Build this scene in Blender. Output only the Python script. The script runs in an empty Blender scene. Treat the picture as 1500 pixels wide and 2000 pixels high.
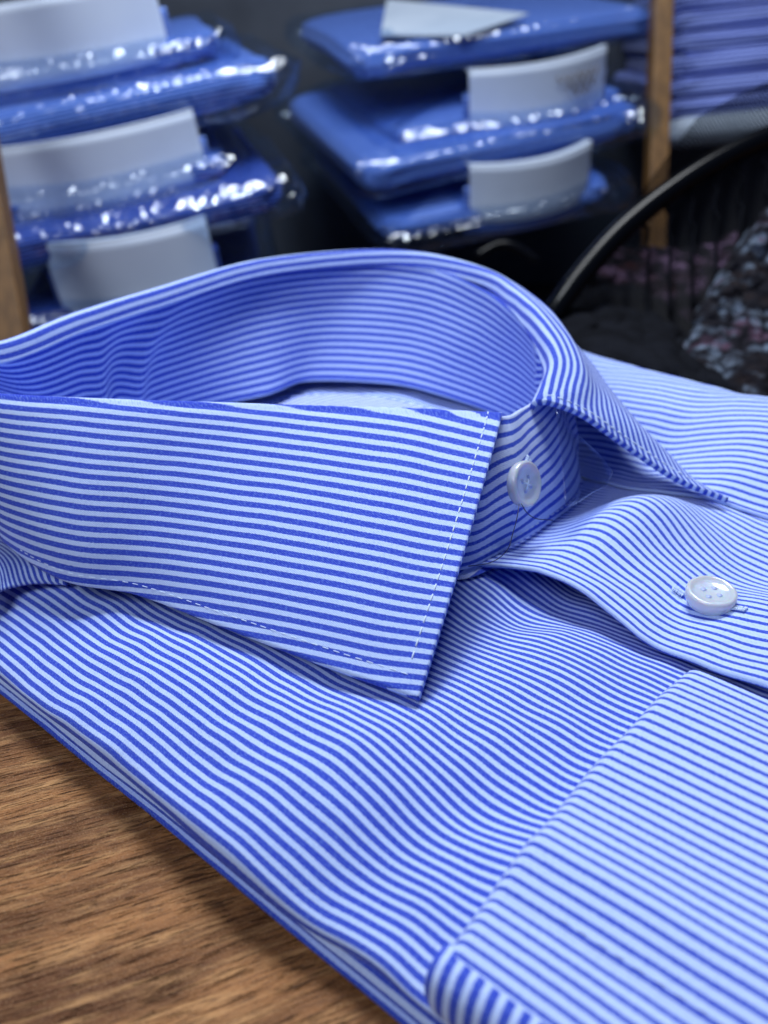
import bpy, bmesh, math, random
import numpy as np
from mathutils import Vector, Matrix, noise
random.seed(7)
S = bpy.context.scene
COL = S.collection
R = math.radians

# ------------------------------------------------------------------ camera
F = 1700.0; PITCH = R(25.2); H = .125
sp, cp = math.sin(PITCH), math.cos(PITCH)
cam_d = bpy.data.cameras.new('camera'); cam = bpy.data.objects.new('camera', cam_d); COL.objects.link(cam)
cam.location = (0, 0, H); cam.rotation_euler = (R(90) - PITCH, 0, 0)
cam_d.sensor_fit = 'VERTICAL'; cam_d.sensor_height = 24; cam_d.lens = 24 * F / 2000
cam_d.clip_start = .01; cam_d.clip_end = 50
cam_d.dof.use_dof = True; cam_d.dof.focus_distance = .184; cam_d.dof.aperture_fstop = 8.8
S.camera = cam
# ------------------------------------------------------------------ world, lamps, exposure
wd = bpy.data.worlds.new('World'); S.world = wd; wd.use_nodes = True
wb = wd.node_tree.nodes['Background']; wb.inputs[0].default_value = (.30, .42, .80, 1); wb.inputs[1].default_value = .10
def area(name, loc, target, size, power, colour, sizey=None):
    l = bpy.data.lights.new(name, 'AREA'); l.energy = power; l.color = colour; l.size = size
    if sizey: l.shape = 'RECTANGLE'; l.size_y = sizey
    o = bpy.data.objects.new(name, l); COL.objects.link(o); o.location = loc
    o.rotation_euler = (Vector(target) - Vector(loc)).to_track_quat('-Z', 'Y').to_euler()
    return o
area('ceiling_lamp', (.06, .58, 1.02), (0, .2, 0), .50, 11.9, (.93, .96, 1.0), .35)
area('room_lamp', (-.58, -.34, .74), (0, .2, .03), .45, 4.8, (.92, .95, 1.0))
area('shelf_fill', (-.02, .34, .62), (-.02, .85, .05), .10, 1.7, (.85, .93, 1.0))  # added unseen fill: brightens the white cards and makes the bag glints
S.view_settings.view_transform = 'Standard'; S.view_settings.look = 'None'
S.view_settings.exposure = 0; S.view_settings.gamma = 1; S.view_settings.use_curve_mapping = False
S.render.engine = 'CYCLES'
S.cycles.max_bounces = 8; S.cycles.transparent_max_bounces = 16

# ------------------------------------------------------------------ frames of reference
OX, OY = -.091, .169                     # near shoulder corner of the folded shirt on the table
UU = (.756, -.6546); WW = (.6546, .756)  # along the shirt (neck to hem), across it
PITCHMM = .0025                          # stripe repeat of the cloth
def xy(u, w): return (OX + u*UU[0] + w*WW[0], OY + u*UU[1] + w*WW[1])
def P3(u, w, z): a = xy(u, w); return np.array((a[0], a[1], z))
def un(px, py, z):                       # the point at height z that the photograph shows at (px, py)
    v = (py-1000)/F; d = (H-z)/(sp+v*cp)
    return np.array(((px-750)/F*d, d*(cp-v*sp), z))
def und(px, py, d):
    v = (py-1000)/F
    return np.array(((px-750)/F*d, d*(cp-v*sp), H-d*(sp+v*cp)))
def proj(p):
    d = p[1]*cp+(H-p[2])*sp; v = ((H-p[2])*cp-p[1]*sp)/d; return (750+p[0]/d*F, 1000+v*F)
def uw(p): x, y = p[0]-OX, p[1]-OY; return (x*UU[0]+y*UU[1], x*WW[0]+y*WW[1])

# ------------------------------------------------------------------ node helpers
def new_mat(name):
    m = bpy.data.materials.new(name); m.use_nodes = True
    nt = m.node_tree; b = nt.nodes['Principled BSDF']
    return m, nt, b
def N(nt, typ, **kw):
    n = nt.nodes.new(typ)
    for k, v in kw.items(): setattr(n, k, v)
    return n
def math_n(nt, op, a, b=None, c=None, clamp=False):
    n = nt.nodes.new('ShaderNodeMath'); n.operation = op; n.use_clamp = clamp
    for i, x in enumerate((a, b, c)):
        if x is None: continue
        if isinstance(x, (int, float)): n.inputs[i].default_value = x
        else: nt.links.new(x, n.inputs[i])
    return n.outputs[0]
def mixc(nt, fac, a, b):
    n = nt.nodes.new('ShaderNodeMix'); n.data_type = 'RGBA'
    for i, x in ((0, fac), (6, a), (7, b)):
        if isinstance(x, (int, float)): n.inputs[i].default_value = x
        elif isinstance(x, tuple): n.inputs[i].default_value = (*x, 1)
        else: nt.links.new(x, n.inputs[i])
    return n.outputs[2]
def noise_n(nt, vec, scale, detail=2, rough=.5):
    n = nt.nodes.new('ShaderNodeTexNoise'); n.inputs['Scale'].default_value = scale
    n.inputs['Detail'].default_value = detail; n.inputs['Roughness'].default_value = rough
    if vec is not None: nt.links.new(vec, n.inputs['Vector'])
    return n.outputs[0]
def smooth(nt, x, lo, hi):
    n = nt.nodes.new('ShaderNodeMapRange'); n.interpolation_type = 'SMOOTHSTEP'
    nt.links.new(x, n.inputs[0]); n.inputs[1].default_value = lo; n.inputs[2].default_value = hi
    return n.outputs[0]
def bump(nt, bsdf, height, dist, strength=1):
    n = nt.nodes.new('ShaderNodeBump'); n.inputs['Distance'].default_value = dist; n.inputs['Strength'].default_value = strength
    nt.links.new(height, n.inputs['Height']); nt.links.new(n.outputs[0], bsdf.inputs['Normal'])

def stripe_mat(name, white=(.475, .62, .99), blue=(.024, .058, .54), duty=.54, coarse=1.0):
    """Twill shirting; the UV map is in stripe repeats, V across the stripes."""
    m, nt, b = new_mat(name)
    uv = N(nt, 'ShaderNodeUVMap').outputs[0]
    sep = N(nt, 'ShaderNodeSeparateXYZ'); nt.links.new(uv, sep.inputs[0]); u, v = sep.outputs[0], sep.outputs[1]
    # threads: warp runs along U, the edge of a stripe steps from thread to thread
    cmb = N(nt, 'ShaderNodeCombineXYZ'); nt.links.new(math_n(nt, 'MULTIPLY', u, 5.0), cmb.inputs[0]); nt.links.new(math_n(nt, 'MULTIPLY', v, 5.0), cmb.inputs[1])
    wob = noise_n(nt, cmb.outputs[0], 1.6, 1)
    slow = noise_n(nt, uv, .13, 2)
    vv = math_n(nt, 'ADD', v, math_n(nt, 'MULTIPLY', math_n(nt, 'SUBTRACT', wob, .5), .14))
    vv = math_n(nt, 'ADD', vv, math_n(nt, 'MULTIPLY', math_n(nt, 'SUBTRACT', slow, .5), .25))
    fr = math_n(nt, 'FRACT', vv)
    tri = math_n(nt, 'ABSOLUTE', math_n(nt, 'SUBTRACT', fr, .5))         # 0 mid blue .. .5 mid white
    isw = smooth(nt, tri, duty*.5-.035, duty*.5+.035)
    # twill: short diagonal floats
    c2 = N(nt, 'ShaderNodeCombineXYZ')
    nt.links.new(math_n(nt, 'MULTIPLY', u, 2.6), c2.inputs[0])
    nt.links.new(math_n(nt, 'MULTIPLY', math_n(nt, 'ADD', v, math_n(nt, 'MULTIPLY', u, .35)), 8.0), c2.inputs[1])
    fl = noise_n(nt, c2.outputs[0], 1.3, 2, .6)
    tw = math_n(nt, 'SINE', math_n(nt, 'MULTIPLY', math_n(nt, 'ADD', math_n(nt, 'MULTIPLY', u, 1.0), math_n(nt, 'MULTIPLY', v, 1.7)), 22.0))
    fleck = math_n(nt, 'MULTIPLY', smooth(nt, fl, .46, .66), .8)
    bl = mixc(nt, fleck, blue, (blue[0]*2.6+.04, blue[1]*2.3+.05, min(1, blue[2]*1.25)))
    wh = mixc(nt, smooth(nt, fl, .50, .72), white, (white[0]*.68, white[1]*.74, white[2]*.88))
    nt.links.new(mixc(nt, isw, bl, wh), b.inputs['Base Color'])
    b.inputs['Roughness'].default_value = .82; b.inputs['Specular IOR Level'].default_value = .25
    b.inputs['Sheen Weight'].default_value = .12; b.inputs['Sheen Roughness'].default_value = .4
    hsum = math_n(nt, 'ADD', math_n(nt, 'MULTIPLY', tw, .35), math_n(nt, 'MULTIPLY', fl, 1.1))
    hsum = math_n(nt, 'ADD', hsum, math_n(nt, 'MULTIPLY', isw, .35))
    bump(nt, b, hsum, .00006)
    b2 = nt.nodes.new('ShaderNodeBump'); b2.inputs['Distance'].default_value = .0009; b2.inputs['Strength'].default_value = .35
    nt.links.new(noise_n(nt, uv, .32, 3, .55), b2.inputs['Height'])
    nt.links.new(b2.outputs[0], b.inputs['Normal'].links[0].from_node.inputs['Normal'])
    return m
M_CLOTH = stripe_mat('striped_cotton')
M_CLOTH_IN = stripe_mat('striped_cotton_reverse', white=(.58, .69, 1.0), blue=(.026, .066, .58), duty=.40)
M_CLOTH_FINE = stripe_mat('striped_cotton_fold', duty=.39)

def plain_mat(name, col, rough=.6, spec=.5, **kw):
    m, nt, b = new_mat(name); b.inputs['Base Color'].default_value = (*col, 1); b.inputs['Roughness'].default_value = rough
    b.inputs['Specular IOR Level'].default_value = spec
    for k, v in kw.items(): b.inputs[k].default_value = v
    return m
def mottled(name, c1, c2, scale, rough=.7, bumpd=0, stretch=None, detail=4, lo=.35, hi=.65):
    m, nt, b = new_mat(name)
    tc = N(nt, 'ShaderNodeTexCoord').outputs['Object']
    if stretch:
        mp = N(nt, 'ShaderNodeMapping'); mp.inputs['Scale'].default_value = stretch; nt.links.new(tc, mp.inputs[0]); tc = mp.outputs[0]
    n = noise_n(nt, tc, scale, detail, .6)
    nt.links.new(mixc(nt, smooth(nt, n, lo, hi), c1, c2), b.inputs['Base Color'])
    b.inputs['Roughness'].default_value = rough
    if bumpd: bump(nt, b, n, bumpd)
    return m

def wood_mat():
    m, nt, b = new_mat('table_wood')
    tc = N(nt, 'ShaderNodeTexCoord').outputs['Object']
    mp = N(nt, 'ShaderNodeMapping'); mp.inputs['Rotation'].default_value = (0, 0, R(-24)); nt.links.new(tc, mp.inputs[0])
    wv = noise_n(nt, mp.outputs[0], 9, 2)
    off = N(nt, 'ShaderNodeCombineXYZ'); nt.links.new(math_n(nt, 'MULTIPLY', math_n(nt, 'SUBTRACT', wv, .5), .014), off.inputs[1])
    ad = N(nt, 'ShaderNodeVectorMath'); ad.operation = 'ADD'; nt.links.new(mp.outputs[0], ad.inputs[0]); nt.links.new(off.outputs[0], ad.inputs[1])
    def st(sx, sy, sc, det, rg=.6):
        k = N(nt, 'ShaderNodeMapping'); k.inputs['Scale'].default_value = (sx, sy, 1); nt.links.new(ad.outputs[0], k.inputs[0])
        return noise_n(nt, k.outputs[0], sc, det, rg)
    big = st(1, 6, 14, 3); mid = st(1, 9, 55, 4); fine = st(1, 11, 210, 4, .75); pore = st(1, 20, 95, 4, .8)
    grit = noise_n(nt, tc, 2600, 2)
    c = mixc(nt, smooth(nt, big, .38, .66), (.12, .044, .013), (.33, .145, .050))
    c = mixc(nt, math_n(nt, 'MULTIPLY', smooth(nt, mid, .44, .70), .6), c, (.56, .31, .13))
    c = mixc(nt, math_n(nt, 'MULTIPLY', smooth(nt, fine, .48, .62), .70), c, (.075, .028, .010))
    c = mixc(nt, math_n(nt, 'MULTIPLY', smooth(nt, pore, .56, .66), .80), c, (.040, .016, .007))
    c = mixc(nt, math_n(nt, 'MULTIPLY', smooth(nt, grit, .52, .75), .40), c, (.50, .32, .17))
    nt.links.new(c, b.inputs['Base Color'])
    b.inputs['Roughness'].default_value = .55; b.inputs['Specular IOR Level'].default_value = .3
    h = math_n(nt, 'ADD', math_n(nt, 'MULTIPLY', smooth(nt, pore, .54, .66), -1.6), math_n(nt, 'MULTIPLY', grit, .9))
    bump(nt, b, math_n(nt, 'ADD', h, math_n(nt, 'MULTIPLY', fine, .8)), .00022)
    return m
M_TABLE = wood_mat()
M_POST = mottled('shelf_wood', (.10, .048, .012), (.16, .080, .022), 30, .5, stretch=(6, 6, .6))
M_DARKWOOD = mottled('dark_shelf_wood', (.020, .010, .010), (.034, .018, .015), 12, .6)
M_BACK = mottled('shelf_back', (.018, .026, .044), (.045, .058, .085), 4, .7)
M_PAPER = mottled('white_card', (.58, .68, .86), (.66, .76, .92), 6, .55)
M_PAPER2 = mottled('grey_card', (.32, .40, .52), (.42, .50, .62), 8, .55)
M_BUTTON, _nt, _b = new_mat('pearly_plastic')
_b.inputs['Base Color'].default_value = (.80, .87, 1.0, 1); _b.inputs['Roughness'].default_value = .13
_b.inputs['Subsurface Weight'].default_value = .5; _b.inputs['Subsurface Scale'].default_value = .002
_b.inputs['Transmission Weight'].default_value = .42; _b.inputs['IOR'].default_value = 1.5; _b.inputs['Coat Weight'].default_value = .5
M_THREAD = plain_mat('white_thread', (.62, .76, .98), .7, .3)
M_DARKTHREAD = plain_mat('dark_thread', (.02, .02, .07), .4)
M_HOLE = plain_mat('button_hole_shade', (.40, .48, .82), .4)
M_BLACK = mottled('black_cloth', (.0015, .002, .004), (.005, .006, .010), 60, .9)
M_BLACK.node_tree.nodes['Principled BSDF'].inputs['Specular IOR Level'].default_value = .08
M_GLOSS = plain_mat('glossy_black_plastic', (.002, .0025, .004), .20, .14)

def film_mat(name, gloss=.10, rough=.12, tint=(.85, .92, 1), bd=.012, sc=55):
    m, nt, b = new_mat(name)
    nt.nodes.remove(b)
    out = nt.nodes['Material Output']
    tr = N(nt, 'ShaderNodeBsdfTransparent'); tr.inputs[0].default_value = (*tint, 1)
    gl = N(nt, 'ShaderNodeBsdfGlossy'); gl.inputs['Roughness'].default_value = rough; gl.inputs[0].default_value = (.85, .92, 1, 1)
    tc = N(nt, 'ShaderNodeTexCoord').outputs['Object']
    n = noise_n(nt, tc, sc, 3, .7)
    bp = N(nt, 'ShaderNodeBump'); bp.inputs['Distance'].default_value = bd; nt.links.new(n, bp.inputs['Height']); nt.links.new(bp.outputs[0], gl.inputs['Normal'])
    lw = N(nt, 'ShaderNodeLayerWeight'); lw.inputs[0].default_value = .35
    fac = math_n(nt, 'ADD', math_n(nt, 'MULTIPLY', lw.outputs['Facing'], gloss*1.6), gloss, clamp=True)
    mx = N(nt, 'ShaderNodeMixShader'); nt.links.new(fac, mx.inputs[0]); nt.links.new(tr.outputs[0], mx.inputs[1]); nt.links.new(gl.outputs[0], mx.inputs[2])
    nt.links.new(mx.outputs[0], out.inputs[0])
    return m
M_PRINT = plain_mat('brown_ink', (.10, .08, .07), .7)
M_FILM = film_mat('clear_bag_film', .10, .16, bd=.008, sc=26)
M_INSERT = film_mat('clear_collar_insert_film', .09, .20, (.84, .88, .98), bd=.0, sc=5)

# ------------------------------------------------------------------ mesh helpers
def cr(A, n):
    """Catmull-Rom resample of an array along axis 0 to n samples."""
    A = np.asarray(A, float); k = len(A)
    ext = np.concatenate([[2*A[0]-A[1]], A, [2*A[-1]-A[-2]]])
    x = np.linspace(0, k-1, n); i = np.minimum(x.astype(int), k-2); t = (x-i).reshape((-1,)+(1,)*(A.ndim-1))
    p0, p1, p2, p3 = ext[i], ext[i+1], ext[i+2], ext[i+3]
    return .5*((2*p1)+(-p0+p2)*t+(2*p0-5*p1+4*p2-p3)*t*t+(-p0+3*p1-3*p2+p3)*t**3)
def cr_closed(A, n):
    A = np.asarray(A, float); k = len(A)
    x = np.linspace(0, k, n, endpoint=False); i = x.astype(int); t = (x-i).reshape((-1,)+(1,)*(A.ndim-1))
    p0, p1, p2, p3 = A[(i-1) % k], A[i % k], A[(i+1) % k], A[(i+2) % k]
    return .5*((2*p1)+(-p0+p2)*t+(2*p0-5*p1+4*p2-p3)*t*t+(-p0+3*p1-3*p2+p3)*t**3)
def link(name, me, mat, parent=None, sm=True):
    o = bpy.data.objects.new(name, me); COL.objects.link(o)
    if mat: me.materials.append(mat)
    if sm: me.polygons.foreach_set('use_smooth', [True]*len(me.polygons))
    if parent: o.parent = parent
    return o
def grid(name, P, UV, mat, parent=None, closed=False, thick=0, offset=-1, flip=False):
    nu, nv = P.shape[:2]
    verts = P[..., :3].reshape(-1, 3)
    faces = []; fuv = []
    for i in range(nu if closed else nu-1):
        for j in range(nv-1):
            i2 = (i+1) % nu
            q = [(i, j), (i2, j), (i2, j+1), (i, j+1)]
            if flip: q.reverse()
            faces.append([a*nv+b for a, b in q])
            for a, b in q:
                U = UV[a, b].copy()
                if closed and i == nu-1 and a == 0: U = UV[0, b]+np.array((UV[-1, b, 0]-UV[0, b, 0]+(UV[1, b, 0]-UV[0, b, 0]), 0))
                fuv.append(U)
    me = bpy.data.meshes.new(name); me.from_pydata(verts.tolist(), [], faces)
    l = me.uv_layers.new(name='UVMap'); l.data.foreach_set('uv', np.array(fuv).ravel())
    o = link(name, me, mat, parent)
    if thick:
        s = o.modifiers.new('thickness', 'SOLIDIFY'); s.thickness = thick; s.offset = offset
    return o
def arc_u(P):
    d = np.linalg.norm(np.diff(P, axis=0), axis=2); a = np.concatenate([np.zeros((1, P.shape[1])), np.cumsum(d, axis=0)])
    return a/PITCHMM
class MB:
    def __init__(s): s.v = []; s.f = []
    def add(s, v, f): o = len(s.v); s.v += [tuple(p) for p in v]; s.f += [[i+o for i in q] for q in f]; return s
    def box(s, lo, hi, M=None):
        v = [(x, y, z) for x in (lo[0], hi[0]) for y in (lo[1], hi[1]) for z in (lo[2], hi[2])]
        if M is not None: v = [M @ Vector(p) for p in v]
        return s.add(v, [(0, 1, 3, 2), (4, 6, 7, 5), (0, 4, 5, 1), (2, 3, 7, 6), (0, 2, 6, 4), (1, 5, 7, 3)])
    def tube(s, pts, rad, seg=8, taper=None):
        pts = [Vector(p) for p in pts]; v = []; f = []
        up = Vector((0, 0, 1))
        for i, p in enumerate(pts):
            t = (pts[min(i+1, len(pts)-1)]-pts[max(i-1, 0)]).normalized()
            a = t.cross(up);  a = a.normalized() if a.length > 1e-4 else Vector((1, 0, 0)); b = t.cross(a)
            r = rad if taper is None else rad*taper(i/(len(pts)-1))
            for k in range(seg):
                an = 2*math.pi*k/seg; v.append(p+a*(r*math.cos(an))+b*(r*math.sin(an)))
        for i in range(len(pts)-1):
            for k in range(seg):
                f.append((i*seg+k, i*seg+(k+1) % seg, (i+1)*seg+(k+1) % seg, (i+1)*seg+k))
        f.append(list(range(seg))[::-1]); f.append([(len(pts)-1)*seg+k for k in range(seg)])
        return s.add(v, f)
    def build(s, name, mat, parent=None, sm=True, bevel=0):
        me = bpy.data.meshes.new(name); me.from_pydata([tuple(p) for p in s.v], [], s.f)
        bm = bmesh.new(); bm.from_mesh(me); bmesh.ops.recalc_face_normals(bm, faces=bm.faces); bm.to_mesh(me); bm.free()
        o = link(name, me, mat, parent, sm)
        if bevel:
            b = o.modifiers.new('bevel', 'BEVEL'); b.width = bevel; b.segments = 3
        return o
def empty(name, loc, label, cat, group=None, rot=(0, 0, 0)):
    o = bpy.data.objects.new(name, None); COL.objects.link(o); o.location = loc; o.rotation_euler = rot
    o.empty_display_size = .02
    o['label'] = label; o['category'] = cat
    if group: o['group'] = group
    return o
def g(u, u0, s): return np.exp(-((u-u0)/s)**2)
def sstep(x, a, b):
    t = np.clip((x-a)/(b-a), 0, 1); return t*t*(3-2*t)
def fbm(x, y, sc, seed=0): return noise.noise(Vector((x*sc, y*sc, seed)))

# ------------------------------------------------------------------ setting: the table and the dark room behind
tb = MB().box((-.9, -.5, -.03), (.75, .47, 0)).build('table', M_TABLE, None, False, .003)
tb['kind'] = 'structure'
fl = MB().box((-3, .2, -.82), (3, 4, -.80)).build('floor', M_DARKWOOD, None, False); fl['kind'] = 'structure'
wl = MB().box((-3, 2.2, -.8), (3, 2.25, 2)).build('wall', M_BACK, None, False); wl['kind'] = 'structure'

# ------------------------------------------------------------------ the shirt
shirt = empty('dress_shirt', (*xy(.06, .12), 0), 'blue and white striped dress shirt folded flat on the wooden table, collar standing up', 'shirt')
PARTS = []
def part(o): PARTS.append(o); return o

W_TAB = [-.004, 0, .010, .020, .035, .06, .10, .14]
Z_TAB = [.0100, .0128, .0180, .0214, .0216, .0222, .0240, .0250]
def z_near(u, w):
    z = np.interp(w, W_TAB, Z_TAB)
    z = z + .0007*sstep(w, 0, .03)*fbm(u, w, 55, 3) + .0005*fbm(u, w, 120, 5)
    # dip in the panel before the sleeve edge, and swells running across the stripes
    z -= .0040*g(u, .1150+.25*(w-.01), .011)*(1-sstep(w, .022, .052))*sstep(w, -.012, .012)
    z += .0020*g(u, .092+.30*(w-.01), .012)*(1-sstep(w, .02, .05))
    z -= .0009*g(u, .128, .006)*(1-sstep(w, .05, .08))
    z += .0008*g(u, .052+.35*w, .014)*sstep(.05-w, 0, .03)
    z -= .0006*g(u, .025+.3*w, .012)*sstep(.06-w, 0, .03)
    z -= .0038*g(w, .092, .013)*sstep(u, .083, .098)*(1-sstep(u, .12, .19))
    z += .0022*g(u, .072, .010)*g(w, .074, .012)       # hollow under the placket
    z += .0012*g(u, .112, .011)*g(w, .070, .014)
    z -= .0024*g(u, .094, .010)*g(w, .074, .012)
    z -= .0050*sstep(w, .090, .108)
    return z
def near_panel():
    # profile across: tucked-under lip, rolled edge, then the top face
    lip = [(.030, .0058), (.012, .0060), (.002, .0064), (-.0026, .0074), (-.0034, .0088)]
    ws = list(np.linspace(-.003, .02, 22))+list(np.linspace(.0215, .135, 80))
    us = np.linspace(-.105, .30, 300)
    prof = [(w, z) for w, z in lip]+[(w, None) for w in ws]
    P = np.zeros((len(us), len(prof), 3)); UV = np.zeros((len(us), len(prof), 2))
    base = [(w, (np.interp(w, W_TAB, Z_TAB) if z is None else z)) for w, z in prof]
    arc = np.concatenate([[0], np.cumsum([math.dist(base[i], base[i+1]) for i in range(len(base)-1)])])
    arc = arc-arc[-1]+.135
    for i, u in enumerate(us):
        ed = .0008*fbm(u, .3, 30)-.0016*g(u, .090, .016)+.0016*g(u, .118, .010)
        drop = -.0018*g(u, .112, .012)+.0004*fbm(u, 9, 60)
        endf = sstep(u, -.105, -.090)
        for j, (w, z) in enumerate(prof):
            e = ed*(1-sstep(w, .0, .02))
            zz = z+drop*sstep(-w, -.01, .003) if z is not None else float(z_near(u, w))+(drop*.6*(1-sstep(w, -.003, .008)))
            P[i, j] = P3(u, w+e, zz*endf+.008*(1-endf)); UV[i, j] = (u/PITCHMM, arc[j]/.00195+.15)
    return part(grid('front_panel', P, UV, M_CLOTH, thick=0))
near_panel()

def back_panel():      # the back of the shirt: the lower fold that shows as a second edge
    prof = [(.26, .0005), (.10, .0005), (.004, .0006), (-.0022, .0010), (-.0040, .0018), (-.0040, .0030), (-.0028, .0042), (.002, .0048), (.02, .0050), (.10, .005), (.22, .005), (.243, .0045), (.247, .0035), (.243, .001)]
    prof = cr(prof, 70); us = np.linspace(-.108, .31, 120)
    arc = np.concatenate([[0], np.cumsum(np.linalg.norm(np.diff(prof, axis=0), axis=1))])
    P = np.zeros((len(us), len(prof), 3)); UV = np.zeros((len(us), len(prof), 2))
    for i, u in enumerate(us):
        for j, (w, z) in enumerate(prof):
            P[i, j] = P3(u, w+(.0006*fbm(u, 2, 25)+.0032-.0008*sstep(u, .1, .14))*(1 if w < .1 else -1), max(.0004, z+.0006*fbm(u, w, 40, 8)*sstep(z, .002, .006))); UV[i, j] = (u/PITCHMM, arc[j]/PITCHMM+.35)
    part(grid('back_panel', P, UV, M_CLOTH, thick=0))
back_panel()

def w_pl(u):           # edge of the overlapping front
    return float(np.interp(u, [-.1, .07, .078, .085, .092, .106, .120, .136, .15, .3], [.083, .083, .0835, .0850, .0862, .0845, .0812, .0800, .0802, .081]))+.0004*fbm(u, 4, 90)
def ringw(u): return float(np.interp(u, [-.06, -.05, 0, .025, .045, .06, .0725, .08], [.08, .155, .172, .170, .163, .155, .145, .130]))
def z_base(u, w):      # the puffed far side of the folded shirt
    uc = max(.02, min(.16, u)); wp = w+.20*(uc-.07)*float(sstep(w, .14, .18))
    z = float(np.interp(wp, [.08, .10, .13, .150, .156, .170, .186, .198, .205, .216, .232, .246], [.0262, .0268, .0262, .0262, .0272, .0332, .0398, .0432, .0430, .0360, .0200, .0060]))
    m = float(sstep(u, -.03, .03)*sstep(w, ringw(u), ringw(u)+.022))
    edge = float(np.interp(wp, [.20, .225, .238, .246], [.0265, .0250, .0170, .0060])) if wp > .20 else .0265
    z = z*m+min(z, edge)*(1-m)
    return z
def z_far(u, w):
    z = z_base(u, w)
    A = .0012+.0080*sstep(w, .086, .125)*(1-.97*sstep(w, .125, .150))
    z += A*g(u, .0960+.12*(w-.10), .0118)
    z -= .0010*(1-sstep(u, .079, .092))*sstep(w, .084, .10)*(1-sstep(w, .16, .18))
    z += .0020*g(u, .101, .016)*(1-sstep(w, .083, .10))
    z -= .0022*g(u, .124, .008)*g(w, .100, .016)
    z += .0024*g(u, .150, .022)*g(w, .108, .014)
    z -= .0030*g(u, .131, .012)*g(w, .126, .014)
    z += .0012*fbm(u, w, 30, 11)*sstep(w, .085, .11)*(1-sstep(w, .2, .23))+.0006*fbm(u, w, 90, 12)
    z -= .0012*g(u, .128, .012)*g(w, .084, .008)
    z -= .0052*g(u, .074, .030)*g(w, .170, .014)
    z -= .0045*(1-sstep(u, .055, .074))*(1-sstep(w, ringw(u)-.014, ringw(u)-.004))
    return z
W_SEAM = .1510
def far_panels():
    us = np.concatenate([np.linspace(-.105, .055, 60), np.linspace(.0565, .20, 130), np.linspace(.203, .30, 35)])
    # strip with the buttonholes: from the placket edge to where it tucks under the far front
    ts = np.linspace(0, 1, 90)
    P = np.zeros((len(us), len(ts)+3, 3)); UV = np.zeros((len(us), len(ts)+3, 2))
    for i, u in enumerate(us):
        w0 = w_pl(u); endf = float(sstep(u, -.105, -.090))
        for j in range(3):
            w = w0+(.010, .003, -.0002)[j]; z = z_far(u, w0)-(.0022, .0020, .0010)[j]
            P[i, j] = P3(u, w, z*endf+.008*(1-endf)); UV[i, j] = (u/PITCHMM, -(.012, .004, .0010)[j]/PITCHMM)
        for j, t in enumerate(ts):
            w = w0+.0002+(W_SEAM+.005-w0)*t
            z = z_far(u, w)-.0016*float(sstep(w, W_SEAM-.003, W_SEAM+.004))
            P[i, j+3] = P3(u, w, z*endf+.008*(1-endf)); UV[i, j+3] = (u/PITCHMM, (w-w0)/PITCHMM)
    part(grid('button_placket', P, UV, M_CLOTH_FINE))
    ts = np.linspace(0, 1, 90)
    P = np.zeros((len(us), len(ts)+2, 3)); UV = np.zeros((len(us), len(ts)+2, 2))
    for i, u in enumerate(us):
        w0 = W_SEAM+.0006*fbm(u, 6, 40); wend = .246-.20*(max(.02, min(.16, u))-.07); endf = float(sstep(u, -.105, -.090))
        for j in range(2):
            P[i, j] = P3(u, w0+(.004, 0)[j], (z_far(u, w0)-(.0014, .0004)[j])*endf+.008*(1-endf)); UV[i, j] = (u/PITCHMM, -(.0050, .0008)[j]/PITCHMM)
        acc = 0; pz = z_far(u, w0)
        for j, t in enumerate(ts):
            w = w0+.0002+(wend-w0)*t; z = z_far(u, w)+.0005
            if j: acc += math.hypot((wend-w0)/89, z-pz)
            pz = z
            P[i, j+2] = P3(u, w, z*endf+.008*(1-endf)); UV[i, j+2] = (u/PITCHMM, acc/PITCHMM+.2)
    part(grid('far_front_panel', P, UV, M_CLOTH_FINE))
far_panels()

# ---- collar --------------------------------------------------------------
def fp(px, py, z): return un(px, py, z)
# fold line, going from the near corner round the back to the far corner
FOLD = [fp(980, 812, .0560), fp(890, 807, .0565), fp(800, 803, .0570), fp(600, 798, .0580), fp(400, 791, .0600), fp(200, 784, .0610), fp(0, 774, .0620),
        P3(-.038, .0105, .0630), P3(-.058, .0150, .0635), P3(-.0690, .0300, .0645),
        fp(0, 676, .0655), fp(150, 619, .0680), fp(300, 572, .0705), fp(500, 514, .0730), fp(700, 493, .0740), fp(830, 499, .0740), fp(950, 532, .0720),
        fp(1015, 580, .0700), fp(1060, 640, .0665), fp(1082, 700, .0620), fp(1066, 750, .0585), fp(1045, 786, .0565)]
LOW = [fp(818, 1368, .0240), fp(735, 1338, .0245), fp(650, 1308, .0248), fp(450, 1232, .0250), fp(270, 1162, .0252), fp(125, 1132, .0268), fp(12, 1056, .0285),
       fp(-14, 1005, .0290), fp(-50, 960, .0290), P3(-.090, .020, .0260),
       P3(-.094, .048, .026), P3(-.096, .075, .027), P3(-.094, .11, .028), P3(-.088, .155, .029), P3(-.068, .19, .030), P3(-.038, .207, .030), P3(-.006, .212, .034),
       fp(1165, 775, .0385), fp(1228, 842, .0345), fp(1292, 903, .0315), fp(1350, 942, .0305), fp(1396, 967, .0305), fp(1421, 977, .0302)]
NSTR = [27.5, 25.7, 24.5, 22.2, 19.5, 18.0, 16.5, 16.2, 16.2, 16.5, 17, 17.5, 18, 18.5, 19, 19.5, 20.5, 21.5, 23, 25, 26.5, 27.5]
V0 = [0, .85, 1.5, 2.3, 3.0, 3.8, 4.3, 4.5, 4.6, 4.7, 4.8, 4.8, 4.8, 4.7, 4.5, 4.1, 3.5, 2.9, 2.1, 1.3, .6, 0]
NC = len(FOLD)
cen = np.mean([f for f in FOLD], axis=0)
rows = [-.03, 0, .035, .10, .30, .55, .80, 1.0]
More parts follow.
